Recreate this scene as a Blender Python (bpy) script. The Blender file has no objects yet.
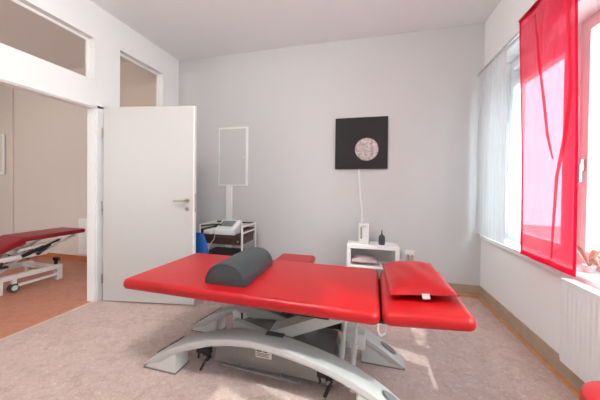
import bpy, bmesh, math, random
from mathutils import Vector, Matrix
random.seed(7)
S = bpy.context.scene
COL = S.collection
PI = math.pi

# ------------------------------------------------------------------ camera
cam_d = bpy.data.cameras.new('camera')
cam = bpy.data.objects.new('camera', cam_d); COL.objects.link(cam); S.camera = cam
f_px, yaw, pit, roll = 264.96, .2486, .0119, .0119
cam_d.sensor_width = 36; cam_d.sensor_fit = 'HORIZONTAL'
cam_d.lens = f_px / 600 * 36
cam_d.shift_y = (190.36 - 200) / 600
cam_d.clip_start = .02; cam_d.clip_end = 300
F = Vector((-math.sin(yaw)*math.cos(pit), math.cos(yaw)*math.cos(pit), -math.sin(pit)))
R = Vector((math.cos(yaw), math.sin(yaw), 0)); U = R.cross(F)
R2 = R*math.cos(roll) + U*math.sin(roll); U2 = -R*math.sin(roll) + U*math.cos(roll)
cam.matrix_world = Matrix(((R2.x, U2.x, -F.x, 0), (R2.y, U2.y, -F.y, 0), (R2.z, U2.z, -F.z, 1.28), (0, 0, 0, 1)))

# ------------------------------------------------------------------ world, sun, daylight portals, exposure
W = bpy.data.worlds.new('world'); S.world = W; W.use_nodes = True
bg = W.node_tree.nodes['Background']; bg.inputs[0].default_value = (.9, .975, 1, 1); bg.inputs[1].default_value = 6.2
sun_d = bpy.data.lights.new('sun', 'SUN'); sun_d.energy = 2.6; sun_d.angle = .01; sun_d.color = (1, .95, .86)
sun = bpy.data.objects.new('sun', sun_d); COL.objects.link(sun)
sun.rotation_euler = Vector((-1, .36, -.98)).to_track_quat('-Z', 'Y').to_euler()
def portal(loc, direction, sx, sy):
    d = bpy.data.lights.new('window_daylight', 'AREA'); d.shape = 'RECTANGLE'; d.size = sx; d.size_y = sy
    d.cycles.is_portal = True
    o = bpy.data.objects.new('window_daylight', d); COL.objects.link(o); o.location = loc
    o.rotation_euler = Vector(direction).to_track_quat('-Z', 'Z').to_euler()
portal((1.60, .95, 1.84), (-1, 0, 0), 4.95, 2.22)
portal((-5.02, -2.16, 1.85), (0, 1, 0), 1.75, 1.8)
S.view_settings.view_transform = 'Standard'; S.view_settings.look = 'None'
S.view_settings.exposure = 0.5; S.view_settings.gamma = 1.0; S.view_settings.use_curve_mapping = False

# ------------------------------------------------------------------ materials
def srgb(c):
    return tuple(((v/255)/12.92 if v/255 <= .04045 else ((v/255+.055)/1.055)**2.4) for v in c) + (1,)
def mat(name, c, rough=.5, metal=0, noise=0, scale=20, bump=0, bscale=60, c2=None, spec=.5):
    m = bpy.data.materials.new(name); m.use_nodes = True
    nt = m.node_tree; b = nt.nodes['Principled BSDF']
    b.inputs['Roughness'].default_value = rough; b.inputs['Metallic'].default_value = metal
    b.inputs['Specular IOR Level'].default_value = spec
    c = srgb(c); b.inputs['Base Color'].default_value = c
    tc = nt.nodes.new('ShaderNodeTexCoord')
    if noise or c2:
        n = nt.nodes.new('ShaderNodeTexNoise'); n.inputs['Scale'].default_value = scale; n.inputs['Detail'].default_value = 6
        nt.links.new(tc.outputs['Object'], n.inputs['Vector'])
        r = nt.nodes.new('ShaderNodeValToRGB'); nt.links.new(n.outputs['Fac'], r.inputs['Fac'])
        r.color_ramp.elements[0].position = .35; r.color_ramp.elements[1].position = .65
        lo = srgb(c2) if c2 else tuple(v*(1-noise) for v in c[:3]) + (1,)
        r.color_ramp.elements[0].color = lo; r.color_ramp.elements[1].color = c
        nt.links.new(r.outputs['Color'], b.inputs['Base Color'])
    if bump:
        n = nt.nodes.new('ShaderNodeTexNoise'); n.inputs['Scale'].default_value = bscale; n.inputs['Detail'].default_value = 4
        nt.links.new(tc.outputs['Object'], n.inputs['Vector'])
        bp = nt.nodes.new('ShaderNodeBump'); bp.inputs['Strength'].default_value = bump; bp.inputs['Distance'].default_value = .01
        nt.links.new(n.outputs['Fac'], bp.inputs['Height']); nt.links.new(bp.outputs['Normal'], b.inputs['Normal'])
    return m
def linoleum(name, c, cdark, clight):
    m = bpy.data.materials.new(name); m.use_nodes = True; nt = m.node_tree; b = nt.nodes['Principled BSDF']
    tc = nt.nodes.new('ShaderNodeTexCoord'); cols = []
    prev = None
    for i, (sc, lo, hi, col, amt) in enumerate(((9, .45, .75, cdark, .55), (34, .5, .72, clight, .6), (70, .55, .7, cdark, .5))):
        n = nt.nodes.new('ShaderNodeTexNoise'); n.inputs['Scale'].default_value = sc; n.inputs['Detail'].default_value = 5; n.inputs['Distortion'].default_value = 1.2
        mp = nt.nodes.new('ShaderNodeMapping'); mp.inputs['Location'].default_value = (i*3.1, i*1.7, 0)
        nt.links.new(tc.outputs['Object'], mp.inputs['Vector']); nt.links.new(mp.outputs['Vector'], n.inputs['Vector'])
        r = nt.nodes.new('ShaderNodeMapRange'); r.inputs[1].default_value = lo; r.inputs[2].default_value = hi; r.inputs[4].default_value = amt
        nt.links.new(n.outputs['Fac'], r.inputs[0])
        x = nt.nodes.new('ShaderNodeMix'); x.data_type = 'RGBA'
        nt.links.new(r.outputs[0], x.inputs[0]); x.inputs[7].default_value = srgb(col)
        if prev is None: x.inputs[6].default_value = srgb(c)
        else: nt.links.new(prev.outputs[2], x.inputs[6])
        prev = x
    nt.links.new(prev.outputs[2], b.inputs['Base Color'])
    b.inputs['Roughness'].default_value = .38; b.inputs['Specular IOR Level'].default_value = .35
    return m
def sheer(name, c, trans, weave=.0, transl=.5):
    m = bpy.data.materials.new(name); m.use_nodes = True; nt = m.node_tree
    for n in list(nt.nodes):
        if n.type != 'OUTPUT_MATERIAL': nt.nodes.remove(n)
    out = nt.nodes['Material Output']
    d = nt.nodes.new('ShaderNodeBsdfDiffuse'); d.inputs[0].default_value = srgb(c)
    t = nt.nodes.new('ShaderNodeBsdfTranslucent'); t.inputs[0].default_value = srgb(c)
    tr = nt.nodes.new('ShaderNodeBsdfTransparent'); cc = srgb(c)
    tr.inputs[0].default_value = tuple(.32 + .68*v for v in cc[:3]) + (1,)
    a = nt.nodes.new('ShaderNodeMixShader'); a.inputs[0].default_value = transl
    nt.links.new(d.outputs[0], a.inputs[1]); nt.links.new(t.outputs[0], a.inputs[2])
    x = nt.nodes.new('ShaderNodeMixShader'); x.inputs[0].default_value = trans
    nt.links.new(a.outputs[0], x.inputs[1]); nt.links.new(tr.outputs[0], x.inputs[2]); nt.links.new(x.outputs[0], out.inputs[0])
    if weave:
        tc = nt.nodes.new('ShaderNodeTexCoord'); n = nt.nodes.new('ShaderNodeTexNoise'); n.inputs['Scale'].default_value = 30
        mp = nt.nodes.new('ShaderNodeMapping'); mp.inputs['Scale'].default_value = (1, 3, .6)
        nt.links.new(tc.outputs['Object'], mp.inputs[0]); nt.links.new(mp.outputs[0], n.inputs['Vector'])
        r = nt.nodes.new('ShaderNodeMapRange'); r.inputs[3].default_value = trans-weave; r.inputs[4].default_value = trans+weave
        nt.links.new(n.outputs['Fac'], r.inputs[0]); nt.links.new(r.outputs[0], x.inputs[0])
    return m
def glass(name, tint=(1, 1, 1, 1), gloss=.06):
    m = bpy.data.materials.new(name); m.use_nodes = True; nt = m.node_tree
    for n in list(nt.nodes):
        if n.type != 'OUTPUT_MATERIAL': nt.nodes.remove(n)
    t = nt.nodes.new('ShaderNodeBsdfTransparent'); t.inputs[0].default_value = tint
    g = nt.nodes.new('ShaderNodeBsdfGlossy'); g.inputs['Roughness'].default_value = .02
    x = nt.nodes.new('ShaderNodeMixShader'); x.inputs[0].default_value = gloss
    nt.links.new(t.outputs[0], x.inputs[1]); nt.links.new(g.outputs[0], x.inputs[2])
    nt.links.new(x.outputs[0], nt.nodes['Material Output'].inputs[0])
    return m
M = dict(
 wall=mat('wall_paint', (208, 206, 206), .85, bump=.08, bscale=90), lwall2=mat('left_wall_paint', (240, 239, 238), .8, bump=.06, bscale=90), lwall=mat('bright_wall_paint', (250, 249, 248), .8, bump=.06, bscale=90),  # paler side walls: brighter light is put into their colour
 ceil=mat('ceiling_paint', (243, 243, 243), .9),
 lacquer=mat('white_lacquer', (242, 241, 240), .35),
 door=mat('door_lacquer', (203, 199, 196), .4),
 adjwall=mat('neighbour_wall_paint', (226, 214, 205), .85),
 floor=linoleum('pink_linoleum', (208, 182, 174), (170, 136, 124), (230, 217, 211)),
 floor2=linoleum('terracotta_linoleum', (200, 136, 110), (176, 106, 80), (216, 164, 140)),  # same floor next door, its warmer light put into the colour
 strip=mat('threshold_metal', (226, 202, 188), .35, .2),
 base=mat('baseboard_beige', (188, 166, 144), .5, noise=.12, scale=8),
 wood=mat('baseboard_wood', (220, 162, 112), .45, noise=.2, scale=12),
 orange=mat('baseboard_orange', (196, 118, 74), .5, noise=.15, scale=9),
 red=mat('red_vinyl', (190, 18, 24), .36, bump=.12, bscale=140, noise=.06, scale=5, spec=.45),
 dred=mat('dark_red_vinyl', (148, 18, 32), .4, bump=.1, bscale=140),
 redhem=mat('red_piping', (175, 16, 24), .45),
 grey=mat('grey_powder_coat', (202, 199, 197), .42, .15, noise=.05, scale=30),
 lgrey=mat('light_grey_plastic', (224, 220, 216), .4),
 mgrey=mat('mid_grey_metal', (132, 130, 128), .4, .4),
 dgrey=mat('dark_grey_rubber', (74, 74, 76), .6),
 black=mat('black_plastic', (28, 27, 28), .5),
 canvas=mat('black_canvas', (30, 25, 26), .7, bump=.2, bscale=200),
 chrome=mat('satin_nickel', (182, 172, 160), .28, .9),
 bolster=mat('anthracite_vinyl', (64, 70, 72), .42, bump=.15, bscale=120, noise=.12, scale=6),
 brown=mat('dark_brown_veneer', (72, 46, 38), .4, noise=.25, scale=14),
 blue=mat('blue_fabric', (22, 96, 178), .7, bump=.3, bscale=30),
 white=mat('white_plastic', (238, 236, 234), .35),
 screen=mat('lcd_screen', (120, 140, 138), .2),
 pinkcloth=mat('dusty_pink_fabric', (196, 170, 172), .8, bump=.3, bscale=50, noise=.1),
 taupe=mat('taupe_plastic', (170, 150, 130), .5),
 moon=mat('silver_relief', (214, 200, 196), .6, c2=(150, 138, 136), scale=26, bump=.6, bscale=40),
 leaf=mat('dry_leaf', (214, 160, 130), .6, noise=.4, scale=30),
 rail=mat('aluminium_rail', (206, 206, 206), .35, .5),
 bottle=mat('charcoal_glass', (52, 50, 58), .3, c2=(84, 82, 92), scale=90),
 paper=mat('white_label', (232, 226, 220), .6), ink=mat('label_ink', (60, 58, 58), .6),
 bench=mat('brown_red_vinyl', (150, 74, 58), .5, noise=.15, scale=8),
 facade=mat('facade_plaster', (205, 203, 200), .9, noise=.1, scale=2), fwin=mat('facade_glass', (52, 60, 66), .2),
 ground=mat('asphalt', (170, 170, 168), .9, noise=.2, scale=3), bark=mat('bark', (80, 66, 54), .9),
 foliage=mat('foliage', (92, 116, 84), .8, noise=.5, scale=9),
 glass=glass('window_glass', (.86, .93, .95, 1)), tglass=glass('transom_glass', (.93, .9, .88, 1), .04),
 sheerw=sheer('white_voile', (218, 218, 221), .09, .02, .17),
 sheerr=sheer('red_voile', (240, 58, 88), .31, .09, .36),
 hemr=sheer('red_hem', (214, 12, 52), .04, 0, .45),
)

# ------------------------------------------------------------------ mesh helpers
def NB(): return bmesh.new()
def box(b, x0, x1, y0, y1, z0, z1, mx=None):
    vs = [b.verts.new((x, y, z)) for x in (x0, x1) for y in (y0, y1) for z in (z0, z1)]
    for q in ((0, 1, 3, 2), (4, 6, 7, 5), (0, 4, 5, 1), (2, 3, 7, 6), (0, 2, 6, 4), (1, 5, 7, 3)):
        b.faces.new([vs[i] for i in q])
    if mx: bmesh.ops.transform(b, matrix=mx, verts=vs)
    return vs
def rbox(x0, x1, y0, y1, z0, z1, r=.01, seg=3):
    b = NB(); box(b, x0, x1, y0, y1, z0, z1)
    bmesh.ops.recalc_face_normals(b, faces=b.faces)
    bmesh.ops.bevel(b, geom=list(b.edges), offset=r, segments=seg, profile=.5, affect='EDGES')
    return b
def merge(b, o):
    me = bpy.data.meshes.new('t'); o.to_mesh(me); b.from_mesh(me); bpy.data.meshes.remove(me); o.free(); return b
def tube(b, pts, r, n=10, cap=True):
    pts = [Vector(p) for p in pts]; rings = []
    for i, p in enumerate(pts):
        d = (pts[min(i+1, len(pts)-1)] - pts[max(i-1, 0)]).normalized()
        a = d.cross(Vector((0, 0, 1)) if abs(d.z) < .9 else Vector((1, 0, 0))).normalized(); c = d.cross(a)
        rr = r[i] if isinstance(r, (list, tuple)) else r
        rings.append([b.verts.new(p + (a*math.cos(2*PI*k/n) + c*math.sin(2*PI*k/n))*rr) for k in range(n)])
    for i in range(len(rings)-1):
        for k in range(n):
            b.faces.new((rings[i][k], rings[i][(k+1) % n], rings[i+1][(k+1) % n], rings[i+1][k]))
    if cap: b.faces.new(rings[0][::-1]); b.faces.new(rings[-1])
    return b
def lathe(b, prof, cx, cy, n=24, axis='z'):
    rings = []
    for r, z in prof:
        rings.append([b.verts.new((cx+r*math.cos(2*PI*k/n), cy+r*math.sin(2*PI*k/n), z)) for k in range(n)])
    for i in range(len(rings)-1):
        for k in range(n): b.faces.new((rings[i][k], rings[i][(k+1) % n], rings[i+1][(k+1) % n], rings[i+1][k]))
    b.faces.new(rings[0][::-1]); b.faces.new(rings[-1]); return b
def prism(poly, y0, y1, bev=0, seg=2):      # poly in (x,z), extruded along y
    b = NB(); a = [b.verts.new((x, y0, z)) for x, z in poly]; c = [b.verts.new((x, y1, z)) for x, z in poly]
    b.faces.new(a); b.faces.new(c[::-1]); n = len(poly)
    for i in range(n): b.faces.new((a[i], c[i], c[(i+1) % n], a[(i+1) % n]))
    bmesh.ops.recalc_face_normals(b, faces=b.faces)
    if bev:
        es = [e for e in b.edges if abs(e.verts[0].co.y - e.verts[1].co.y) < 1e-6]
        bmesh.ops.bevel(b, geom=es, offset=bev, segments=seg, profile=.5, affect='EDGES')
    return b
def obj(name, b, m, parent=None, smooth=True):
    bmesh.ops.recalc_face_normals(b, faces=b.faces)
    me = bpy.data.meshes.new(name); b.to_mesh(me); b.free()
    me.materials.append(m)
    o = bpy.data.objects.new(name, me); COL.objects.link(o)
    if smooth:
        for p in me.polygons: p.use_smooth = True
        try: me.set_sharp_from_angle(angle=math.radians(38))
        except Exception: pass
    if parent: o.parent = parent
    return o
def tag(o, label, cat, group=None):
    o['label'] = label; o['category'] = cat
    if group: o['group'] = group
    return o
def thing(name, label, cat, loc=(0, 0, 0), rz=0, group=None):
    o = bpy.data.objects.new(name, None); COL.objects.link(o); o.location = loc; o.rotation_euler = (0, 0, rz)
    o.empty_display_size = .1
    return tag(o, label, cat, group)
def struct(name, b, m, parent=None, smooth=False):
    o = obj(name, b, m, parent, smooth)
    if not parent: o['kind'] = 'structure'
    return o
def estruct(name):
    o = bpy.data.objects.new(name, None); COL.objects.link(o); o['kind'] = 'structure'; return o
def beam(b, p, q, w, h):                    # rectangular bar from p to q: w across (horizontal), h high
    p, q = Vector(p), Vector(q); d = (q-p); L = d.length; d.normalize()
    s = d.cross(Vector((0, 0, 1))).normalized(); u = s.cross(d)
    mx = Matrix(((d.x, s.x, u.x, p.x), (d.y, s.y, u.y, p.y), (d.z, s.z, u.z, p.z), (0, 0, 0, 1)))
    box(b, 0, L, -w/2, w/2, -h/2, h/2, mx); return b

# ------------------------------------------------------------------ the room
XL, XR, YB, YF, H = -2.87, 1.308, 3.553, -2.0, 3.23
TH = .095
b = NB(); box(b, XL-.01, XR+.3, YF-.2, YB+.2, -.1, 0); struct('floor', b, M['floor'])
b = NB(); box(b, -6.9, XL-.01, YF-.2, YB+.2, -.1, 0); struct('floor_neighbour', b, M['floor2'])
b = NB(); box(b, -6.9, XR+.4, YF-.2, YB+.2, H, H+.15); struct('ceiling', b, M['ceil'])
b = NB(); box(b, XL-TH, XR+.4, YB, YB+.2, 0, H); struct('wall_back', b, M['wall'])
# left wall with its doorway and the two transom lights
b = NB()
DY0, DY1, DH = .1, 2.262, 2.128
T1 = (.3, 2.236, 2.41, 2.86); T2 = (2.54, 3.222, 2.20, 2.888)
x0, x1 = XL-TH, XL
box(b, x0, x1, YF, DY0, 0, H)
box(b, x0, x1, DY0, DY1, DH, T1[2]); box(b, x0, x1, DY0, T1[0], T1[2], H)
box(b, x0, x1, T1[0], T1[1], T1[3], H)
box(b, x0, x1, DY1, T2[0], 0, T1[2]); box(b, x0, x1, T1[1], T2[0], T1[2], H)
box(b, x0, x1, T2[0], T2[1], 0, T2[2]); box(b, x0, x1, T2[0], T2[1], T2[3], H)
box(b, x0, x1, T2[1], YB, 0, H)
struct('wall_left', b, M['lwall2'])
for i, (a, c, z0, z1) in enumerate((T1, T2)):
    w = estruct('window_%d' % (i+1))
    b = NB(); t = .028
    for (p, q, r, s) in ((a, c, z0, z0+t), (a, c, z1-t, z1), (a, a+t, z0+t, z1-t), (c-t, c, z0+t, z1-t)):
        box(b, XL-.095, XL-.07, p, q, r, s)
    obj('window_frame', b, M['lacquer'], w, False)
    b = NB(); box(b, XL-.085, XL-.08, a+t, c-t, z0+t, z1-t); obj('pane', b, M['tglass'], w, False)
# doorway casing
b = NB()
box(b, XL, XL+.014, DY1-.004, DY1+.062, 0, DH+.012); box(b, XL, XL+.014, DY0-.08, DY1+.062, DH-.01, DH+.02)
box(b, XL, XL+.014, DY0-.08, DY0+.01, 0, DH-.01)
box(b, XL-TH-.01, XL, DY1-.022, DY1, 0, DH); box(b, XL-TH-.01, XL, DY0, DY1-.022, DH-.022, DH); box(b, XL-TH-.01, XL, DY0, DY0+.022, 0, DH-.022)
struct('trim_1', b, M['lacquer'])
b = NB(); box(b, XL-.03, XL+.012, DY0+.022, DY1-.022, 0, .004); struct('trim_2', b, M['strip'])
# right wall with a long window recess
WY0, WY1, WZ0, WZ1 = -1.5, 3.40, .74, 2.67
b = NB(); box(b, XR, XR+.34, YF, YB, 0, WZ0); box(b, XR, XR+.34, YF, YB, WZ1, H)
box(b, XR, XR+.34, WY1, YB, WZ0, WZ1); box(b, XR, XR+.34, YF, WY0, WZ0, WZ1)
box(b, XR, XR+.34, WY0, 2.42, 2.50, WZ1)
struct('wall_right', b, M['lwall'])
b = merge(NB(), rbox(XR-.035, XR+.2, WY0, WY1+.1, WZ0-.03, WZ0+.012, .006, 2))
for v in b.verts: pass
struct('trim_3', b, M['lacquer'])
XW = 1.50
def window(idx, y0, y1, two=True, tr=False):
    w = estruct('window_%d' % idx)
    z0, z1, zt = WZ0+.0, WZ1 if tr else 2.50, 2.45 if tr else 9
    b = NB()
    for q in ((y0, y1, z0, z0+.06), (y0, y1, z1-.05, z1), (y0, y0+.05, z0+.06, z1-.05), (y1-.05, y1, z0+.06, z1-.05)) + (((y0+.05, y1-.05, zt-.035, zt+.035),) if tr else ()):
        box(b, XW, XW+.07, *q)
    obj('window_frame', b, M['lacquer'], w, False)
    ym = (y0+y1)/2
    for (a, c) in (((y0+.05, ym), (ym, y1-.05)) if two else ((y0+.05, y1-.05),)):
        for (p, q) in (((z0+.06, zt-.035), (zt+.035, z1-.05)) if tr else ((z0+.06, z1-.05),)):
            s = NB(); t = .055
            for r in ((a+.004, c-.004, p+.004, p+t), (a+.004, c-.004, q-t, q-.004), (a+.004, a+t, p+t, q-t), (c-t, c-.004, p+t, q-t)):
                box(s, XW-.02, XW+.05, *r)
            sh = obj('window_sash', s, M['lacquer'], w, False)
            g = NB(); box(g, XW+.012, XW+.02, a+t, c-t, p+t, q-t); obj('pane', g, M['glass'], sh, False)
            if q < 2.5:
                g = NB(); box(g, XW-.045, XW-.02, c-.035, c-.015, 1.42, 1.5); box(g, XW-.05, XW-.038, c-.033, c-.017, 1.34, 1.47); obj('window_handle', g, M['chrome'], sh, False)
window(3, 2.42, 3.37, False, True)
window(4, 1.35, 2.38); window(5, .2, 1.25); window(6, -.95, .1)
b = NB()
for a, c in ((2.38, 2.42), (1.25, 1.35), (.1, .2), (3.37, 3.40), (-1.5, -.95)): box(b, XW-.01, XW+.1, a, c, WZ0, WZ1)
struct('trim_4', b, M['lacquer'])
# wall behind the camera
b = NB(); box(b, XL-TH, XR+.34, YF-.15, YF, 0, H)
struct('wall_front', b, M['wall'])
# neighbouring room
b = NB(); box(b, -6.9, XL-TH, 3.40, 3.6, 0, H); struct('wall_neighbour_back', b, M['adjwall'])
b = NB(); box(b, -6.95, -6.75, YF, 3.4, 0, H); struct('wall_neighbour_left', b, M['adjwall'])
b = NB(); box(b, -6.9, XL-TH, YF-.15, YF, 0, 1.0); box(b, -6.9, XL-TH, YF-.15, YF, 2.7, H); box(b, -6.9, -5.9, YF-.15, YF, 1.0, 2.7); box(b, -4.15, XL-TH, YF-.15, YF, 1.0, 2.7)
struct('wall_neighbour_front', b, M['adjwall'])
b = NB(); box(b, -6.75, XL-TH-.01, 3.384, 3.40, 0, .085); struct('baseboard_neighbour', b, M['orange'])
b = NB(); box(b, -6.32, -6.24, 3.375, 3.40, 0, H); struct('trim_5', b, M['adjwall'])
# baseboards: beige board over a wooden quarter strip
def bb_poly(t1, t2, h1, h2): return [(0, 0), (t2, 0), (t2, h1*.6), (t1, h1), (t1, h2-.012), (t1*.5, h2), (0, h2)]
b = NB(); box(b, XL, XR, YB-.014, YB, .03, .142); struct('baseboard_back', b, M['base'])
b = NB(); box(b, XR-.014, XR, YF, YB-.014, .03, .142); struct('baseboard_right', b, M['base'])
b = NB(); box(b, XL, XR, YB-.032, YB, 0, .03); box(b, XR-.032, XR, YF, YB-.032, 0, .03); struct('trim_6', b, M['wood'])

# ------------------------------------------------------------------ massage table
T = thing('massage_table', 'large red massage table in the middle of the room on arched grey legs', 'massage table', (-.62, 1.82, 0), math.radians(-1.6))
def L(x, y, z=0): return (x+.62, y-1.82, z)
def shift(b, dx=.62, dy=-1.82):
    bmesh.ops.translate(b, verts=b.verts, vec=(dx, dy, 0)); return b
def cushion(x0, x1, y0, y1, z0, z1, r, rt=.02):
    b = NB(); box(b, x0, x1, y0, y1, z0, z1); bmesh.ops.recalc_face_normals(b, faces=b.faces)
    ve = [e for e in b.edges if abs(e.verts[0].co.z-e.verts[1].co.z) > 1e-5]
    bmesh.ops.bevel(b, geom=ve, offset=r, segments=5, profile=.5, affect='EDGES')
    he = [e for e in b.edges if len(e.link_faces) == 2 and sorted(abs(round(f.normal.z)) for f in e.link_faces) == [0, 1]]
    bmesh.ops.bevel(b, geom=he, offset=rt, segments=5, profile=.5, affect='EDGES')
    return b
ZT, ZB = .635, .562
obj('hinge_bar', shift(rbox(.045, .14, 1.50, 2.17, ZB-.012, ZB+.012, .004, 1)), M['black'], T)
obj('main_cushion', shift(cushion(-1.625, .085, 1.425, 2.235, ZB, ZT, .045, .032)), M['red'], T)
HT = Matrix.Translation((.092, 0, ZB)) @ Matrix.Rotation(math.radians(-4.6), 4, 'Y') @ Matrix.Translation((-.092, 0, -ZB))
b = cushion(.099, .534, 1.435, 2.215, ZB, ZT, .045, .032); bmesh.ops.transform(b, matrix=HT, verts=b.verts)
obj('head_cushion', shift(b), M['red'], T)
obj('cushion_board', shift(rbox(-1.56, .04, 1.50, 2.17, ZB-.016, ZB+.002, .004, 1)), M['black'], T)
b = rbox(.12, .52, 1.50, 2.15, ZB-.016, ZB+.002, .004, 1); bmesh.ops.transform(b, matrix=HT, verts=b.verts)
obj('cushion_board', shift(b), M['lgrey'], T)
# arched beams on the floor, front and rear
top = [(-1.515, .012), (-1.40, .095), (-1.268, .175), (-1.114, .237), (-.966, .283), (-.82, .312), (-.68, .325), (-.55, .318), (-.42, .3), (-.30, .277), (-.18, .248), (-.05, .205), (.085, .14), (.18, .08), (.275, .012)]
bot = [(.17, .03), (.07, .095), (-.06, .158), (-.19, .205), (-.31, .235), (-.43, .256), (-.55, .272), (-.68, .278), (-.82, .267), (-.966, .238), (-1.11, .19), (-1.25, .13), (-1.36, .06)]
def arch(y0, y1, name='arched_leg'):
    obj(name, shift(prism(top+bot, y0, y1, .009, 2)), M['grey'], T)
    # end feet: solid rounded wedges
    for pl in ([(-1.50, .0), (-1.43, .07), (-1.32, .14), (-1.255, .16), (-1.235, .12), (-1.24, .0)],
               [(.265, .0), (.18, .075), (.08, .135), (-.02, .18), (-.035, .12), (-.035, .0)]):
        ft = obj('foot', shift(prism(pl, y0+.004, y1-.004, .012, 3)), M['lgrey'], T)
        xs = [p[0] for p in pl]
        pb = rbox(min(xs)+.0, max(xs)+.004, y0-.002, y1+.002, 0, .004, .001, 1)
        obj('foot_sole', shift(pb), M['mgrey'], ft)
    # oval cap on the right end, slanted dark edge on the left end
    b = NB(); lathe(b, [(.03, 0), (.033, .004), (.03, .009), (.001, .011)], 0, 0, 20)
    bmesh.ops.scale(b, vec=(2.0, .9, 1), verts=b.verts)
    bmesh.ops.transform(b, matrix=Matrix.Translation((.16, (y0+y1)/2, .098)) @ Matrix.Rotation(math.radians(33), 4, 'Y'), verts=b.verts)
    obj('foot_cap', shift(b), M['mgrey'], T)
    b = NB(); beam(b, (-1.505, y1-.008, .026), (-1.28, y1-.008, .177), .018, .006); obj('edge_strip', shift(b), M['dgrey'], T)
arch(1.50, 1.645); arch(2.0, 2.145)
# grey housing between the legs, with its rating plate
cov = [(-1.0, .085), (-.985, .2), (-.9, .243), (-.8, .262), (-.68, .27), (-.55, .262), (-.42, .245), (-.30, .22), (-.2, .19), (-.17, .085)]
C_ = obj('base_housing', shift(prism(cov, 1.60, 2.03, .008, 2)), M['mgrey'], T)
b = NB(); box(b, -.685, -.575, 1.594, 1.6005, .17, .226); P_ = obj('rating_plate', shift(b), M['paper'], C_, False)
b = NB()
for z, a, c, t in ((.213, -.678, -.64, .004), (.213, -.632, -.60, .004), (.199, -.678, -.585, .0016), (.190, -.678, -.60, .0016), (.181, -.678, -.59, .0016)): box(b, a, c, 1.5925, 1.594, z-t, z+t)
obj('plate_print', shift(b), M['ink'], P_, False)
b = NB(); beam(b, (-.93, 1.575, .092), (-.38, 1.575, .080), .022, .009); tube(b, [(-.80, 1.575, .09), (-.80, 1.62, .10)], .008); tube(b, [(-.5, 1.575, .083), (-.5, 1.62, .10)], .008)
obj('foot_bar', shift(b), M['mgrey'], T)
b = NB(); box(b, -.62, -.5, 1.60, 1.64, .322, .328)
obj('pivot_plate', shift(b), M['dgrey'], T)
# scissor lift arms
for y in (1.70, 2.05-.13):
    b = NB(); beam(b, (-.90, y, .303), (-.10, y, .12), .05, .07); obj('lift_arm', shift(b), M['grey'], T)
for y in (1.77, 1.85):
    b = NB(); beam(b, (-.63, y, .23), (-.02, y, .50), .06, .075); tube(b, [(-.63, y-.035, .23), (-.63, y+.035, .23)], .045, 16)
    obj('lift_arm', shift(b), M['lgrey'], T)
for x in (-.147, -.07):
    b = NB(); tube(b, [(x-.012, 1.80, .07), (x+.006, 1.80, .25)], .020, 14); tube(b, [(x+.006, 1.80, .25), (x+.02, 1.80, .40)], .013, 12)
    obj('gas_strut', shift(b), M['lgrey'], T)
# upper frame under the cushions
b = NB()
for y in (1.62, 2.03): beam(b, (-1.25, y, .53), (.02, y, .53), .04, .035)
for x in (-1.2, -.65, -.02): beam(b, (x, 1.62, .53), (x, 2.03, .53), .035, .03)
obj('upper_frame', shift(b), M['lgrey'], T)
b = merge(NB(), rbox(-.50, -.2, 1.56, 1.78, .495, .53, .006, 1)); obj('actuator_cover', shift(b), M['black'], T)
b = merge(NB(), rbox(-1.05, -.66, 1.93, 1.99, .15, .27, .01, 2)); mh = obj('motor_housing', shift(b), M['white'], T)
for x in (-.97, -.88, -.80):
    b = NB(); box(b, x, x+.014, 1.925, 1.931, .155, .266); obj('housing_slot', shift(b), M['black'], mh, False)
b = merge(NB(), rbox(-.16, .0, 1.88, 1.99, .16, .27, .01, 2)); obj('control_box', shift(b), M['white'], T)
b = merge(NB(), rbox(-.33, -.17, 1.89, 1.98, .27, .34, .008, 2)); obj('junction_box', shift(b), M['black'], T)
# castors under the arches, black release levers
for x, y in ((-1.07, 1.60), (-.22, 1.61)):
    b = NB(); box(b, x-.055, x+.045, y-.02, y+.02, .125, .165); box(b, x+.0, x+.04, y-.025, y+.015, .085, .13)
    beam(b, (x+.035, y-.02, .12), (x+.0, y-.05, .035), .016, .014); beam(b, (x-.05, y, .14), (x-.03, y-.03, .095), .014, .012)
    c = obj('brake_lever', shift(b), M['black'], T)
    b = NB(); tube(b, [(x+.02, y-.03, .105), (x+.02, y-.018, .105)], .016, 14); obj('lever_pivot', shift(b), M['mgrey'], c)
b = NB(); tube(b, [(.076, 1.47, .565), (.074, 1.47, .53), (.09, 1.475, .50), (.115, 1.48, .515), (.12, 1.48, .562)], .006, 8); obj('release_handle', shift(b), M['white'], T)
b = NB(); tube(b, [(-1.05, 1.60, .545), (-1.0, 1.58, .535), (-.96, 1.60, .545)], .006, 8); obj('release_handle', shift(b), M['dgrey'], T)

# ------------------------------------------------------------------ bolster, pillow on the table
b = NB(); n = 16; rings = []
Lb, Wb, Hb = .52, .29, .138
ys = [0, .004, .018, Lb-.018, Lb-.004, Lb]; sc = [.93, .97, 1, 1, .97, .93]
for y, s in zip(ys, sc):
    ring = []
    for k in range(n+1):
        a = PI*k/n; ring.append(b.verts.new((-Wb/2*s*(abs(math.cos(a))**.8)*(1 if math.cos(a) > 0 else -1), y, .004+Hb*s*(math.sin(a)**.85 if math.sin(a) > 0 else 0))))
    ring.append(b.verts.new((-Wb/2*s*-1*.96, y, 0))); ring.append(b.verts.new((Wb/2*s*-1*.96, y, 0)))
    rings.append(ring)
for i in range(len(rings)-1):
    m_ = len(rings[0])
    for k in range(m_): b.faces.new((rings[i][k], rings[i][(k+1) % m_], rings[i+1][(k+1) % m_], rings[i+1][k]))
b.faces.new(rings[0][::-1]); b.faces.new(rings[-1])
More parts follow.
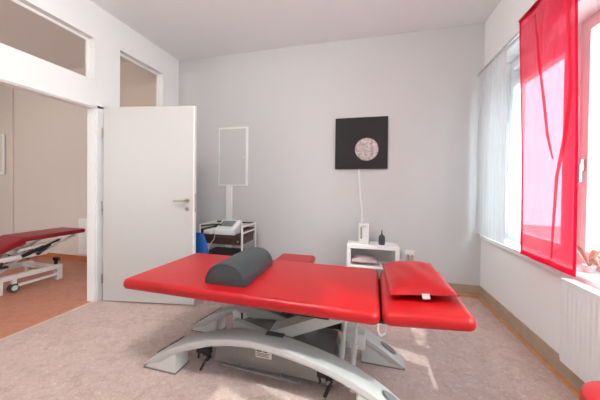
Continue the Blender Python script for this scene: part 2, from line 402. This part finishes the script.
bo = thing('half_round_bolster', 'dark grey half-round vinyl bolster lying across the red massage table', 'bolster', (-.888, 1.54, .6355), math.radians(0))
obj('cover', b, M['bolster'], bo)
b = NB(); pts = [(-Wb/2*.965*math.cos(PI*k/14)*1.0, -.001, .006+Hb*.955*math.sin(PI*k/14)**.85) for k in range(15)]; tube(b, pts, .0035, 6); obj('piping', b, M['dgrey'], bo)

def pillow(w, d, h, nu=22, pinch=.06, seed=1):
    b = NB(); rnd = random.Random(seed); g = {}
    for s in (1, -1):
        for i in range(nu+1):
            for j in range(nu+1):
                u, v = 2*i/nu-1, 2*j/nu-1
                if s == -1 and (i in (0, nu) or j in (0, nu)): g[(s, i, j)] = g[(1, i, j)]; continue
                k = 1 - pinch*(1-u*u)*abs(v)**2.0; kk = 1 - pinch*(1-v*v)*abs(u)**2.0
                z = s*h/2*((1-abs(u)**2.6)*(1-abs(v)**2.6))**.55
                z += .006*math.sin(7*u+3*v+seed)*(1-u*u)*(1-v*v)*(1 if s == 1 else 0)
                z += -.004*abs(math.sin(9*v+seed*2))*(abs(u)**3)*(1-abs(u)**8)*s
                g[(s, i, j)] = b.verts.new((u*w/2*kk, v*d/2*k, z))
    for s in (1, -1):
        for i in range(nu):
            for j in range(nu):
                q = [g[(s, i, j)], g[(s, i+1, j)], g[(s, i+1, j+1)], g[(s, i, j+1)]]
                b.faces.new(q if s == 1 else q[::-1])
    # flatten the underside where it rests
    for v in b.verts:
        if v.co.z < 0: v.co.z *= .55
    return b
pt = thing('red_pillow', 'plump red vinyl pillow lying on the head cushion of the massage table', 'pillow', (.304, 1.885, .694), math.radians(1.5)); pt.rotation_euler = (0, math.radians(-4.6), math.radians(1.5))
b = pillow(.35, .62, .125, pinch=.025, seed=2)
obj('pillow_body', b, M['red'], pt)
b = NB(); nn = 40; per = []
for s in range(4):
    for k in range(12):
        t = -1+2*k/12; u, v = ((t, -1), (1, t), (-t, 1), (-1, -t))[s]
        per.append((u*.35/2*(1-.025*(1-v*v)*abs(u)**2), v*.31*(1-.025*(1-u*u)*abs(v)**2), 0))
tube(b, per+[per[0]], .0035, 6, False); obj('seam', b, M['redhem'], pt)
b = NB(); box(b, -.01, .028, -.3175, -.3155+.02, -.018, .004); obj('care_tag', b, M['paper'], pt, False)

# ------------------------------------------------------------------ open door
dr = thing('door_leaf', 'tall white open door with a nickel lever handle', 'door', (-2.80, 2.296, 0), math.radians(9.2))
DW = 1.035
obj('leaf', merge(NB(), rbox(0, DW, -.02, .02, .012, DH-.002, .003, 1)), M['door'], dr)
b = NB(); box(b, DW-.012, DW+.0015, -.0208, .0208, .012, DH-.002)
obj('edge_band', b, M['white'], dr, False)
b = NB(); box(b, DW+.0015, DW+.003, -.01, .01, 1.0, 1.2); obj('lock_plate', b, M['chrome'], dr, False)
for side in (-1, 1):
    b = NB(); y = side*.02
    tube(b, [(DW-.075, y, 1.125), (DW-.075, y+side*.008, 1.125)], .025, 20); tube(b, [(DW-.075, y, 1.125), (DW-.075, y+side*.05, 1.125)], .010, 12)
    tube(b, [(DW-.065, y+side*.05, 1.125), (DW-.20, y+side*.052, 1.122)], [.011, .009], 12)
    obj('door_handle', b, M['chrome'], dr)
    b = NB(); tube(b, [(DW-.075, y, 1.035), (DW-.075, y+side*.008, 1.035)], .025, 20); k = obj('lock_rosette', b, M['chrome'], dr)
    b = NB(); box(b, DW-.079, DW-.071, y+side*.008-.001, y+side*.008+.001, 1.022, 1.046); obj('keyhole', b, M['black'], k, False)
for z in (.25, 1.05, 1.85):
    b = NB(); tube(b, [(-.008, -.018, z-.05), (-.008, -.018, z+.05)], .009, 10); obj('hinge', b, M['chrome'], dr)

# ------------------------------------------------------------------ wall pieces on the back wall
wc = thing('wall_cabinet', 'flat white cabinet on the back wall right of the door', 'cabinet', (-1.92, YB, 1.285))
obj('body', merge(NB(), rbox(-.24, .235, -.016, 0, 0, .865, .003, 1)), M['lacquer'], wc)
obj('cabinet_door', merge(NB(), rbox(-.215, .205, -.022, -.016, .025, .84, .003, 1)), M['wall'], wc)
b = NB(); tube(b, [(.17, -.022, .42), (.17, -.032, .42)], .01, 12); obj('lock_knob', b, M['lgrey'], wc)
tag(obj('cable_duct', merge(NB(), rbox(-2.02, -1.93, YB-.035, YB, .145, 1.284, .004, 1)), M['white']), 'white vertical cable duct running down from the wall cabinet', 'cable duct')
pa = thing('wall_art', 'square black wall picture with a pale mottled disc', 'picture', (-.088, YB-.001, 1.86))
obj('canvas', merge(NB(), rbox(-.331, .331, -.035, 0, -.332, .332, .003, 1)), M['canvas'], pa)
b = NB(); N_ = 40; cx, cz, r = .072, -.082, .146
prof = [(0, .043), (r*.6, .042), (r*.92, .040), (r, .035)]; rings = []
for rr, yy in prof[1:]:
    rings.append([b.verts.new((cx+rr*math.cos(2*PI*k/N_), -yy, cz+rr*math.sin(2*PI*k/N_))) for k in range(N_)])
c0 = b.verts.new((cx, -.043, cz))
for k in range(N_):
    b.faces.new((c0, rings[0][k], rings[0][(k+1) % N_]))
    for i in (0, 1): b.faces.new((rings[i][k], rings[i+1][k], rings[i+1][(k+1) % N_], rings[i][(k+1) % N_]))
obj('disc', b, M['moon'], pa)
b = NB(); pts = [(-.11, YB-.008, 1.53), (-.10, YB-.012, 1.35), (-.085, YB-.012, 1.15), (-.062, YB-.012, .98), (-.06, YB-.02, .86), (-.07, YB-.06, .70)]
for p, q in zip(pts[:-1], pts[1:]): beam(b, p, q, .003, .003)
b.free(); b = NB()
rows = [[b.verts.new((x+dx, y, z)) for dx in (-.012, .012)] for x, y, z in pts]
rows2 = [[b.verts.new((x+dx, y-.005, z)) for dx in (-.012, .012)] for x, y, z in pts]
for i in range(len(pts)-1):
    b.faces.new((rows[i][0], rows[i][1], rows[i+1][1], rows[i+1][0])); b.faces.new((rows2[i][0], rows2[i+1][0], rows2[i+1][1], rows2[i][1]))
    b.faces.new((rows[i][0], rows[i+1][0], rows2[i+1][0], rows2[i][0])); b.faces.new((rows[i][1], rows2[i][1], rows2[i+1][1], rows[i+1][1]))
tag(obj('flat_cable', b, M['white']), 'thin white cable hanging from the black picture', 'cable')
so = thing('wall_socket', 'white double wall socket low on the back wall right of the side table', 'socket', (.525, YB, .46))
obj('plate', merge(NB(), rbox(-.055, .055, -.010, 0, -.045, .045, .003, 1)), M['white'], so)
b = NB(); tube(b, [(-.02, -.01, -.02), (-.02, -.045, -.02)], .016, 12); tube(b, [(-.02, -.04, -.02), (-.02, -.045, -.1), (-.02, -.03, -.25), (-.03, -.06, -.44)], .005, 8); obj('plug', b, M['taupe'], so)
b = NB(); tube(b, [(.028, -.01, -.02), (.028, -.04, -.02)], .016, 12); tube(b, [(.028, -.035, -.02), (.028, -.04, -.1), (.03, -.03, -.25), (.04, -.06, -.44)], .005, 8); obj('plug', b, M['taupe'], so)

# ------------------------------------------------------------------ white side table with its things
st = thing('side_table', 'small white open side table against the back wall', 'side table', (.07, 3.36, 0))
X0, X1, Y0, Y1 = -.30, .30, -.13, .145
obj('tabletop', merge(NB(), rbox(X0, X1, Y0, Y1, .555, .60, .004, 1)), M['lacquer'], st)
for x in (X0, X1-.045): obj('side_panel', merge(NB(), rbox(x, x+.045, Y0, Y1, 0, .556, .003, 1)), M['lacquer'], st)
obj('shelf', merge(NB(), rbox(X0+.045, X1-.045, Y0+.01, Y1, .325, .35, .003, 1)), M['lacquer'], st)
obj('folded_pillow', pillow(.32, .24, .11, 14, .03, 4), M['pinkcloth'])
o = bpy.data.objects['folded_pillow']; o.location = (-.02, 3.365, .395); tag(o, 'dusty pink cushion inside the white side table', 'cushion'); o.name = 'small_cushion'
dp = thing('soap_dispenser', 'white upright dispenser on the side table with a beige strip', 'dispenser', (-.035, 3.36, .6005))
obj('body', merge(NB(), rbox(-.062, .062, -.045, .045, 0, .24, .012, 3)), M['white'], dp)
obj('strip', merge(NB(), rbox(-.04, -.018, -.049, -.043, .06, .20, .002, 1)), M['taupe'], dp)
obj('spout', merge(NB(), rbox(-.03, .035, -.062, -.04, .205, .225, .004, 1)), M['lgrey'], dp)
bt = thing('dark_bottle', 'small charcoal patterned bottle with a thin neck on the side table', 'bottle', (.178, 3.33, .6005))
obj('body', lathe(NB(), [(.032, 0), (.037, .006), (.038, .05), (.037, .095), (.025, .115), (.013, .122)], 0, 0), M['bottle'], bt)
obj('nozzle', lathe(NB(), [(.011, .12), (.008, .14), (.006, .165), (.004, .178)], 0, 0, 14), M['dgrey'], bt)

# ------------------------------------------------------------------ equipment trolley
tr = thing('equipment_trolley', 'metal trolley with dark brown drawers between door and massage table', 'trolley', (-1.76, 3.15, 0))
TX0, TX1, TY0, TY1 = -.30, .29, -.20, .19
for x in (TX0, TX1):
    for y in (TY0, TY1):
        b = NB(); tube(b, [(x, y, .06), (x, y, .785)], .0125, 12); obj('post', b, M['lgrey'], tr)
        b = NB(); tube(b, [(x-.012, y, .03), (x+.012, y, .03)], .03, 16); obj('castor_wheel', b, M['dgrey'], tr)
for x in (TX0, TX1):
    for z in (.785, .705):
        b = NB(); tube(b, [(x, TY0-.006, z), (x, TY1+.006, z)], .011, 10); obj('side_rail', b, M['lgrey'], tr)
b = NB(); tube(b, [(TX0, TY1, .785), (TX1, TY1, .785)], .01, 10); obj('rear_rail', b, M['black'], tr)
b = NB(); tube(b, [(TX0, TY0+.02, .775), (-.06, TY0+.12, .79)], .009, 8); obj('loose_bar', b, M['black'], tr)
b = NB(); box(b, TX0+.012, TX1-.012, TY0+.008, TY1-.012, .655, .667)
for q in ((TX0+.012, TX1-.012, TY1-.022, TY1-.012), (TX0+.012, TX0+.022, TY0+.01, TY1-.012), (TX1-.022, TX1-.012, TY0+.01, TY1-.012)): box(b, *q, .667, .735)
obj('top_tray', b, M['brown'], tr, False)
dw = obj('drawer', merge(NB(), rbox(TX0+.015, TX1-.015, TY0-.005, TY1-.02, .56, .652, .003, 1)), M['brown'], tr)
b = NB(); lathe(b, [(.012, 0), (.012, .012), (.001, .015)], 0, 0, 14); bmesh.ops.transform(b, matrix=Matrix.Translation((.24, TY0-.005, .605)) @ Matrix.Rotation(PI/2, 4, 'X'), verts=b.verts)
obj('knob', b, M['chrome'], dw)
obj('lower_shelf', merge(NB(), rbox(TX0+.012, TX1-.012, TY0+.012, TY1-.012, .40, .43, .003, 1)), M['black'], tr)
obj('lower_shelf', merge(NB(), rbox(TX0+.012, TX1-.012, TY0+.012, TY1-.012, .12, .145, .003, 1)), M['brown'], tr)
# blue bag hanging at the left
b = NB(); rows = []
for i, (w, zz, t) in enumerate(((.05, .70, .02), (.07, .66, .03), (.10, .58, .045), (.125, .48, .055), (.13, .38, .055), (.12, .32, .04), (.09, .30, .015))):
    rows.append([b.verts.new((math.cos(2*PI*k/16)*w*(1+.05*math.sin(3*k+i)), math.sin(2*PI*k/16)*t, zz)) for k in range(16)])
for i in range(len(rows)-1):
    for k in range(16): b.faces.new((rows[i][k], rows[i][(k+1) % 16], rows[i+1][(k+1) % 16], rows[i+1][k]))
b.faces.new(rows[0][::-1]); b.faces.new(rows[-1])
o = obj('cloth_bag', b, M['blue']); o.location = (-2.01, 2.875, 0); tag(o, 'bright blue cloth bag hanging on the trolley beside the door', 'bag')
# therapy device on the trolley
dv = thing('therapy_device', 'white medical console with a sloping grey display on the trolley', 'medical device', (-1.735, 3.08, .6685)); dv.scale = (.86, .8, .9)
pl = [(-.16, 0), (.13, 0), (.13, .10), (.10, .14), (-.1, .06), (-.16, .05)]
b = NB(); w0 = .13
# wedge rising to the back: profile along y
prof = [(-.12, 0), (.17, 0), (.17, .17), (.14, .185), (-.12, .075)]
a = [b.verts.new((-.16, y, z)) for y, z in prof]; c = [b.verts.new((.16, y, z)) for y, z in prof]
b.faces.new(a); b.faces.new(c[::-1])
for i in range(5): b.faces.new((a[i], c[i], c[(i+1) % 5], a[(i+1) % 5]))
bmesh.ops.recalc_face_normals(b, faces=b.faces)
bmesh.ops.bevel(b, geom=list(b.edges), offset=.008, segments=2, affect='EDGES')
obj('housing', b, M['white'], dv)
sl = math.atan2(.11, .26)
def slab(u0, u1, v0, v1, h, m, nm, par=dv):
    b = NB(); box(b, u0, u1, v0, v1, 0, h); bmesh.ops.transform(b, matrix=Matrix.Translation((0, -.12, .0755)) @ Matrix.Rotation(sl, 4, 'X'), verts=b.verts)
    return obj(nm, b, m, par, False)
slab(-.13, .09, .09, .25, .004, M['screen'], 'display'); slab(-.13, .09, .02, .075, .004, M['lgrey'], 'keypad')
slab(-.10, .03, .12, .21, .006, M['mgrey'], 'display_picture'); slab(.11, .145, .02, .25, .006, M['white'], 'side_strip')
b = NB(); tube(b, [(-.12, -.09, .05), (-.11, -.17, .06), (-.115, -.2, -.05), (-.20, -.2, -.15), (-.21, -.2, -.26)], .004, 8); obj('lead', b, M['white'], dv)
pb = thing('accessory_bag', 'clear plastic accessory pouch left of the console on the trolley', 'pouch', (-1.945, 3.06, .668))
obj('pouch', merge(NB(), rbox(-.07, .05, -.11, .12, 0, .06, .02, 3)), M['lgrey'], pb)

# ------------------------------------------------------------------ red stools
def stool(loc, label, kind):
    s = thing('red_stool', label, 'stool', loc)
    if kind == 'square':
        obj('seat', cushion(-.20, .20, -.17, .17, .445, .518, .05, .03), M['red'], s); zz = .445
    else:
        obj('seat', lathe(NB(), [(.16, .42), (.178, .43), (.18, .47), (.172, .49), (.15, .499), (.0005, .502)], 0, 0, 40), M['red'], s); zz = .42
    obj('seat_plate', lathe(NB(), [(.12, zz-.015), (.12, zz)], 0, 0, 24), M['black'], s)
    obj('column', tube(NB(), [(0, 0, .10), (0, 0, zz-.015)], [.025, .018], 14), M['chrome'], s)
    for k in range(5):
        a = 2*PI*k/5+.3; b = NB(); beam(b, (0, 0, .10), (.23*math.cos(a), .23*math.sin(a), .075), .03, .025); tube(b, [(.23*math.cos(a), .23*math.sin(a), .08), (.23*math.cos(a), .23*math.sin(a), .05)], .008, 8); l = obj('leg', b, M['chrome'], s)
        b = NB(); c, sn = math.cos(a+PI/2), math.sin(a+PI/2); p = Vector((.23*math.cos(a), .23*math.sin(a), .027)); d = Vector((c, sn, 0))*.016; tube(b, [p-d, p+d], .027, 14); obj('castor', b, M['black'], l)
    return s
stool((-.745, 2.76, 0), 'red padded stool standing behind the massage table beside the bolster', 'square')
stool((.985, 1.20, 0), 'round red stool in front of the radiator at the photo corner', 'round')

# ------------------------------------------------------------------ radiator
ra = thing('radiator', 'white ribbed panel radiator under the window', 'radiator', (1.235, 1.45, 0))
b = NB(); y0, y1, z0, z1 = -.75, .58, .20, .725; n = 38
for x_off, nm in ((-.035, 'front'),):
    front = []
    for i in range(n*4+1):
        y = y0 + (y1-y0)*i/(n*4); ph = i % 4; dx = (0, .0, .003, .003)[ph]
        if i < 3 or i > n*4-3: dx = 0
        front.append((b.verts.new((-.035+dx, y, z0+.02)), b.verts.new((-.035+dx, y, z1-.03))))
    for i in range(len(front)-1): b.faces.new((front[i][0], front[i+1][0], front[i+1][1], front[i][1]))
box(b, -.034, -.02, y0, y1, z0+.0, z0+.022); box(b, -.034, -.02, y0, y1, z1-.032, z1-.012); box(b, -.02, .05, y0+.03, y1-.03, z0+.03, z1-.03)
obj('panel', b, M['lacquer'], ra, False)
b = NB(); box(b, -.037, .058, y0-.002, y1+.002, z1-.014, z1); box(b, -.036, .056, y0-.002, y0+.006, z0+.02, z1-.014); box(b, -.036, .056, y1-.006, y1+.002, z0+.02, z1-.014)
obj('top_cover', b, M['lacquer'], ra, False)
for yy in (-.55, .4):
    b = NB(); box(b, .05, .0729, yy, yy+.03, z0+.1, z1-.1); obj('bracket', b, M['lacquer'], ra, False)

# fill lamp added out of view to even out the room's brightness
lm = bpy.data.materials.new('lit_opal_glass'); lm.use_nodes = True; pb_ = lm.node_tree.nodes['Principled BSDF']
pb_.inputs['Emission Color'].default_value = (1, .985, .96, 1); pb_.inputs['Emission Strength'].default_value = 52
cl = thing('ceiling_lamp', 'round opal glass ceiling lamp hanging above the room, out of frame', 'ceiling lamp', (-.9, .75, H))
obj('ceiling_plate', lathe(NB(), [(.07, -.03), (.07, 0)], 0, 0, 24), M['lgrey'], cl)
obj('stem', tube(NB(), [(0, 0, -.03), (0, 0, -.12)], .01, 10), M['lgrey'], cl)
obj('lamp_shade', lathe(NB(), [(.18*math.sin(PI*k/16)+.0005, -.30+.18*math.cos(PI*k/16)) for k in range(17)], 0, 0, 28), lm, cl)

# ------------------------------------------------------------------ curtain rail and curtains
XC = 1.235
cr = thing('curtain_rail', 'pale metal curtain rail running along the wall above the window', 'curtain rail', (XC, 3.4, 2.60))
b = NB(); box(b, -.022, .0, -4.4, .065, -.008, .012); obj('rail', b, M['rail'], cr, False)
b = NB(); box(b, .012, .03, -4.4, .065, -.008, .012); obj('rail', b, M['rail'], cr, False)
b = merge(NB(), rbox(-.03, .035, .065, .085, -.016, .02, .004, 1)); obj('end_cap', b, M['lgrey'], cr)
for y in (-.05, -1.3, -2.6, -3.8):
    b = NB(); box(b, -.022, .0725, y-.012, y+.012, .012, .024); obj('bracket', b, M['lgrey'], cr, False)
def curtain(name, label, y0t, y1t, y0b, y1b, z0, z1, x, m, amp, waves, hem=None, hemw=.03, nu=70, nv=60, diag=0, x_off_top=0):
    t = thing(name, label, 'curtain', (x, (y0t+y1t)/2, z0)); cy = (y0t+y1t)/2
    def P(u, v):
        a = y0t*(v)+y0b*(1-v); c = y1t*v+y1b*(1-v); y = a+(c-a)*u
        dx = amp*math.sin(u*waves*2*PI+diag*v*4)*(.5+.5*v) + .35*amp*math.sin(u*waves*5.3+v*5)
        if diag: dx += -.035*math.exp(-((u-(.62-.5*(1-v)))/.05)**2)*v**2 - .03*math.exp(-((u-(.85-.45*(1-v)))/.06)**2)*v
        return Vector((dx, y-cy, (z1-z0)*v))
    def sheet(u0, u1, v0, v1, nu, nv, nm, mm, off=0):
        b = NB(); g = [[b.verts.new(P(u0+(u1-u0)*i/nu, v0+(v1-v0)*j/nv)+Vector((off, 0, 0))) for j in range(nv+1)] for i in range(nu+1)]
        for i in range(nu):
            for j in range(nv): b.faces.new((g[i][j], g[i+1][j], g[i+1][j+1], g[i][j+1]))
        return obj(nm, b, mm, t)
    if hem:
        wu = hemw/abs(y1t-y0t); wv = hemw*1.4/(z1-z0)
        sheet(wu, 1-wu, wv, 1-wv*.6, nu, nv, 'fabric', m)
        for q in ((0, wu, 0, 1, 3, nv), (1-wu, 1, 0, 1, 3, nv), (wu, 1-wu, 0, wv, nu, 3), (wu, 1-wu, 1-wv*.6, 1, nu, 3)): sheet(*q, 'hem', hem)
    else: sheet(0, 1, 0, 1, nu, nv, 'fabric', m)
    if diag:                                   # two sewn-in pleats of doubled cloth
        for line in (((.30, .97), (.38, .78), (.50, .6), (.61, .47), (.68, .38)), ((.88, .97), (.90, .62), (.84, .46), (.74, .32), (.66, .12), (.64, .03))):
            b = NB(); rows = []
            for k, (u, v) in enumerate(line):
                wd = .028*(.35 if k in (0, len(line)-1) else 1)
                rows.append([b.verts.new(P(max(.03, u+q*wd), v)+Vector((-.004-.006*(1-abs(q)), 0, 0))) for q in (-1, 0, 1)])
            for k in range(len(rows)-1):
                for q in (0, 1): b.faces.new((rows[k][q], rows[k][q+1], rows[k+1][q+1], rows[k+1][q]))
            obj('pleat', b, m, t)
    return t
curtain('sheer_curtain', 'white sheer curtain panel in the far corner of the window', 3.47, 2.84, 3.47, 2.80, .775, 2.59, XC-.01, M['sheerw'], .006, 9, M['sheerw'], .015)
curtain('sheer_curtain', 'white sheer curtain panel at the right photo edge', 1.74, 1.42, 1.77, 1.42, .775, 2.59, XC-.01, M['sheerw'], .008, 4, M['sheerw'], .015)
curtain('red_curtain', 'translucent red curtain panel with darker hems hanging before the window', 2.56, 1.93, 2.487, 1.905, .768, 2.655, 1.195, M['sheerr'], .007, 2.2, M['hemr'], .028, diag=1)
cp = thing('curtain_track', 'slim red track carrying the red curtain', 'curtain track', (1.20, 2.245, 2.665))
b = NB(); box(b, -.012, .012, -.325, .325, -.008, .008); obj('track', b, M['redhem'], cp, False)
for y in (-.3, .28):
    b = NB(); box(b, .012, .1075, y-.008, y+.008, -.004, .006); obj('bracket', b, M['lgrey'], cp, False)
# dry leaves on the sill
pl_ = thing('withered_plant', 'pot with drooping orange-brown dry leaves on the window sill', 'plant', (1.40, 2.12, WZ0+.0125))
obj('pot', lathe(NB(), [(.025, 0), (.034, .04), (.036, .045), (.032, .045), (.03, .035)], 0, 0, 20), M['white'], pl_)
for k, (a, ln, up) in enumerate(((2.6, .16, .16), (3.5, .2, .2), (4.3, .22, .12), (5.0, .14, .18), (.6, .1, .14))):
    b = NB(); rows = []
    for i in range(9):
        t = i/8; r = ln*t; z = .035+up*.7*math.sin(PI*min(1, t*.85)*.95)*1.1; w = .015*math.sin(PI*(t*.9+.05))
        c, s = math.cos(a), math.sin(a)
        rows.append([b.verts.new((c*r-s*w*q, s*r+c*w*q, z-(abs(q)*.006))) for q in (-1, 0, 1)])
    for i in range(8):
        for j in (0, 1): b.faces.new((rows[i][j], rows[i][j+1], rows[i+1][j+1], rows[i+1][j]))
    obj('leaf', b, M['leaf'], pl_)

# ------------------------------------------------------------------ neighbouring room: treatment couch
cb = thing('treatment_couch', 'dark red treatment couch on a white wheeled frame in the neighbouring room', 'treatment couch', (-4.3, 2.1, 0))
def A(x, y, z): return (x+4.3, y-2.1, z)
def sh2(b): return shift(b, 4.3, -2.1)
def slabcush(y0, z0, y1, z1, t, xa=-4.47, xb=-4.0):
    b = NB(); vs = []
    d = Vector((0, y1-y0, z1-z0)); Ln = d.length
    c = cushion(xa, xb, 0, Ln, -t, 0, .03, .018)
    bmesh.ops.transform(c, matrix=Matrix.Translation((0, y0, z0)) @ Matrix.Rotation(math.atan2(z1-z0, y1-y0), 4, 'X'), verts=c.verts)
    return sh2(c)
obj('backrest_cushion', slabcush(2.29, .632, 3.0, .636, .055), M['dred'], cb)
obj('seat_cushion', slabcush(1.93, .50, 2.285, .632, .075), M['dred'], cb)
obj('leg_cushion', slabcush(1.0, .50, 1.925, .50, .07), M['dred'], cb)
b = NB()
for x in (-4.08, -4.54): beam(b, (x, 1.1, .385), (x, 2.55, .395), .035, .055); beam(b, (x, 2.25, .47), (x, 2.72, .52), .03, .035); beam(b, (x, 2.55, .40), (x, 2.9, .555), .03, .03)
for y in (1.3, 2.4): beam(b, (-4.54, y, .39), (-4.08, y, .39), .04, .04)
obj('upper_frame', sh2(b), M['white'], cb)
b = NB()
for x in (-4.04, -4.58): beam(b, (x, 1.1, .185), (x, 2.66, .175), .06, .05)
for y in (1.2, 2.6): beam(b, (-4.58, y, .18), (-4.04, y, .18), .06, .05)
obj('base_frame', sh2(b), M['white'], cb)
for x in (-4.04, -4.58):
    for y in (1.3, 2.66):
        obj('leg', sh2(rbox(x-.035, x+.035, y-.035, y+.035, .0, .20, .006, 1)), M['white'], cb)
    obj('leg', sh2(rbox(x-.03, x+.03, 2.02, 2.09, .0, .20, .006, 1)), M['white'], cb)
b = NB(); beam(b, (-4.0, 2.22, .08), (-4.0, 2.62, .085), .02, .03); obj('brake_bar', sh2(b), M['white'], cb)
for x, y in ((-4.03, 2.19), (-4.59, 2.19)):
    b = NB(); tube(b, [(x-.02, y, .052), (x+.02, y, .052)], .052, 20); w = obj('wheel', sh2(b), M['dgrey'], cb)
    b = NB(); tube(b, [(x-.024, y, .052), (x+.024, y, .052)], .03, 16); obj('hub', sh2(b), M['lgrey'], w)
    b = NB(); box(b, x-.02, x+.02, y-.02, y+.02, .10, .16); obj('wheel_bracket', sh2(b), M['white'], w)
for y in (2.0, 2.22):
    b = NB(); beam(b, (-4.35, y, .19), (-4.35, y+.3, .38), .05, .04); obj('lift_arm', sh2(b), M['white'], cb)
b = NB(); tube(b, [(-4.05, 2.28, .40), (-4.05, 2.50, .47)], .022, 12); tube(b, [(-4.05, 2.5, .47), (-4.05, 2.68, .53)], .012, 10); tube(b, [(-4.03, 2.42, .395), (-4.03, 2.56, .49)], .02, 10); obj('gas_strut', sh2(b), M['black'], cb)
b = NB(); box(b, -4.08, -4.02, 2.0, 2.14, .305, .325); beam(b, (-4.05, 2.07, .31), (-4.05, 2.1, .37), .02, .02); obj('pedal', sh2(b), M['black'], cb)
b = NB(); tube(b, [(-4.08, 2.66, .20), (-4.08, 2.66, .26)], .02, 12); tube(b, [(-4.10, 2.66, .27), (-4.04, 2.66, .27)], .028, 12); obj('foot_knob', sh2(b), M['black'], cb)
# low bench by its far wall
be = thing('low_bench', 'brown-red low padded bench against the far wall of the neighbouring room', 'bench', (-6.1, 3.1, 0))
obj('seat', cushion(-.58, .55, -.16, .18, .14, .245, .02, .02), M['bench'], be)
for x in (-.5, .47):
    for y in (-.12, .14): obj('leg', rbox(x-.02, x+.02, y-.02, y+.02, 0, .142, .003, 1), M['brown'], be)
wp = thing('wall_panel', 'pale framed panel hanging on the neighbouring room wall', 'panel', (-6.50, 3.30, 1.82))
wp.location = (-6.52, 3.395, 1.82)
obj('frame', merge(NB(), rbox(-.2, .07, -.03, 0, -.37, .37, .01, 2)), M['lacquer'], wp); obj('board', merge(NB(), rbox(-.16, .035, -.036, -.028, -.32, .32, .003, 1)), M['adjwall'], wp)
hp = thing('wall_hatch', 'small flat white hatch on the neighbouring wall behind the couch', 'wall hatch', (-4.58, 3.399, .42))
obj('frame', merge(NB(), rbox(-.13, .13, -.012, 0, -.33, .33, .003, 1)), M['adjwall'], hp); obj('hatch_door', merge(NB(), rbox(-.1, .1, -.018, -.012, -.3, .3, .003, 1)), M['lacquer'], hp)

# ------------------------------------------------------------------ outside
b = NB(); box(b, 1.7, 60, -40, 40, -3.3, -3.2); struct('ground', b, M['ground'])
fb = thing('house_facade', 'pale house across the street seen through the window', 'building', (14, 8, -3.2))
obj('wall', merge(NB(), rbox(0, 6, -9, 9, 0, 9, .02, 1)), M['facade'], fb, False)
for i in range(7):
    for j in range(3):
        y = -7.8+i*2.5; z = 1.0+j*2.9
        b = NB(); box(b, -.04, .0, y-.08, y+1.18, z-.08, z+1.68); w = obj('window', b, M['lacquer'], fb, False)
        b = NB(); box(b, -.05, -.04, y, y+.52, z, z+1.6); box(b, -.05, -.04, y+.58, y+1.1, z, z+1.6); obj('pane', b, M['fwin'], w, False)
tt = thing('street_tree', 'green leafy tree outside between window and house', 'tree', (8.2, 8.2, -3.2))
obj('trunk', tube(NB(), [(0, 0, 0), (.05, .02, 1.5), (0, 0, 3.2)], [.16, .12, .07], 10), M['bark'], tt)
b = NB()
for k in range(420):
    v = Vector((random.gauss(0, 1), random.gauss(0, 1), random.gauss(0, .9))).normalized()*(random.random()**.4)*1.4
    c = v+Vector((0, 0, 4.0)); q = Matrix.Rotation(random.random()*6, 3, 'Z') @ Matrix.Rotation(random.random()*3, 3, 'X')
    s = .14+.1*random.random()
    b.faces.new([b.verts.new(c+q @ Vector(p)*s) for p in ((-1, 0, 0), (0, -.5, 0), (1, 0, .1), (0, .5, 0))])
obj('foliage', b, M['foliage'], tt, False)
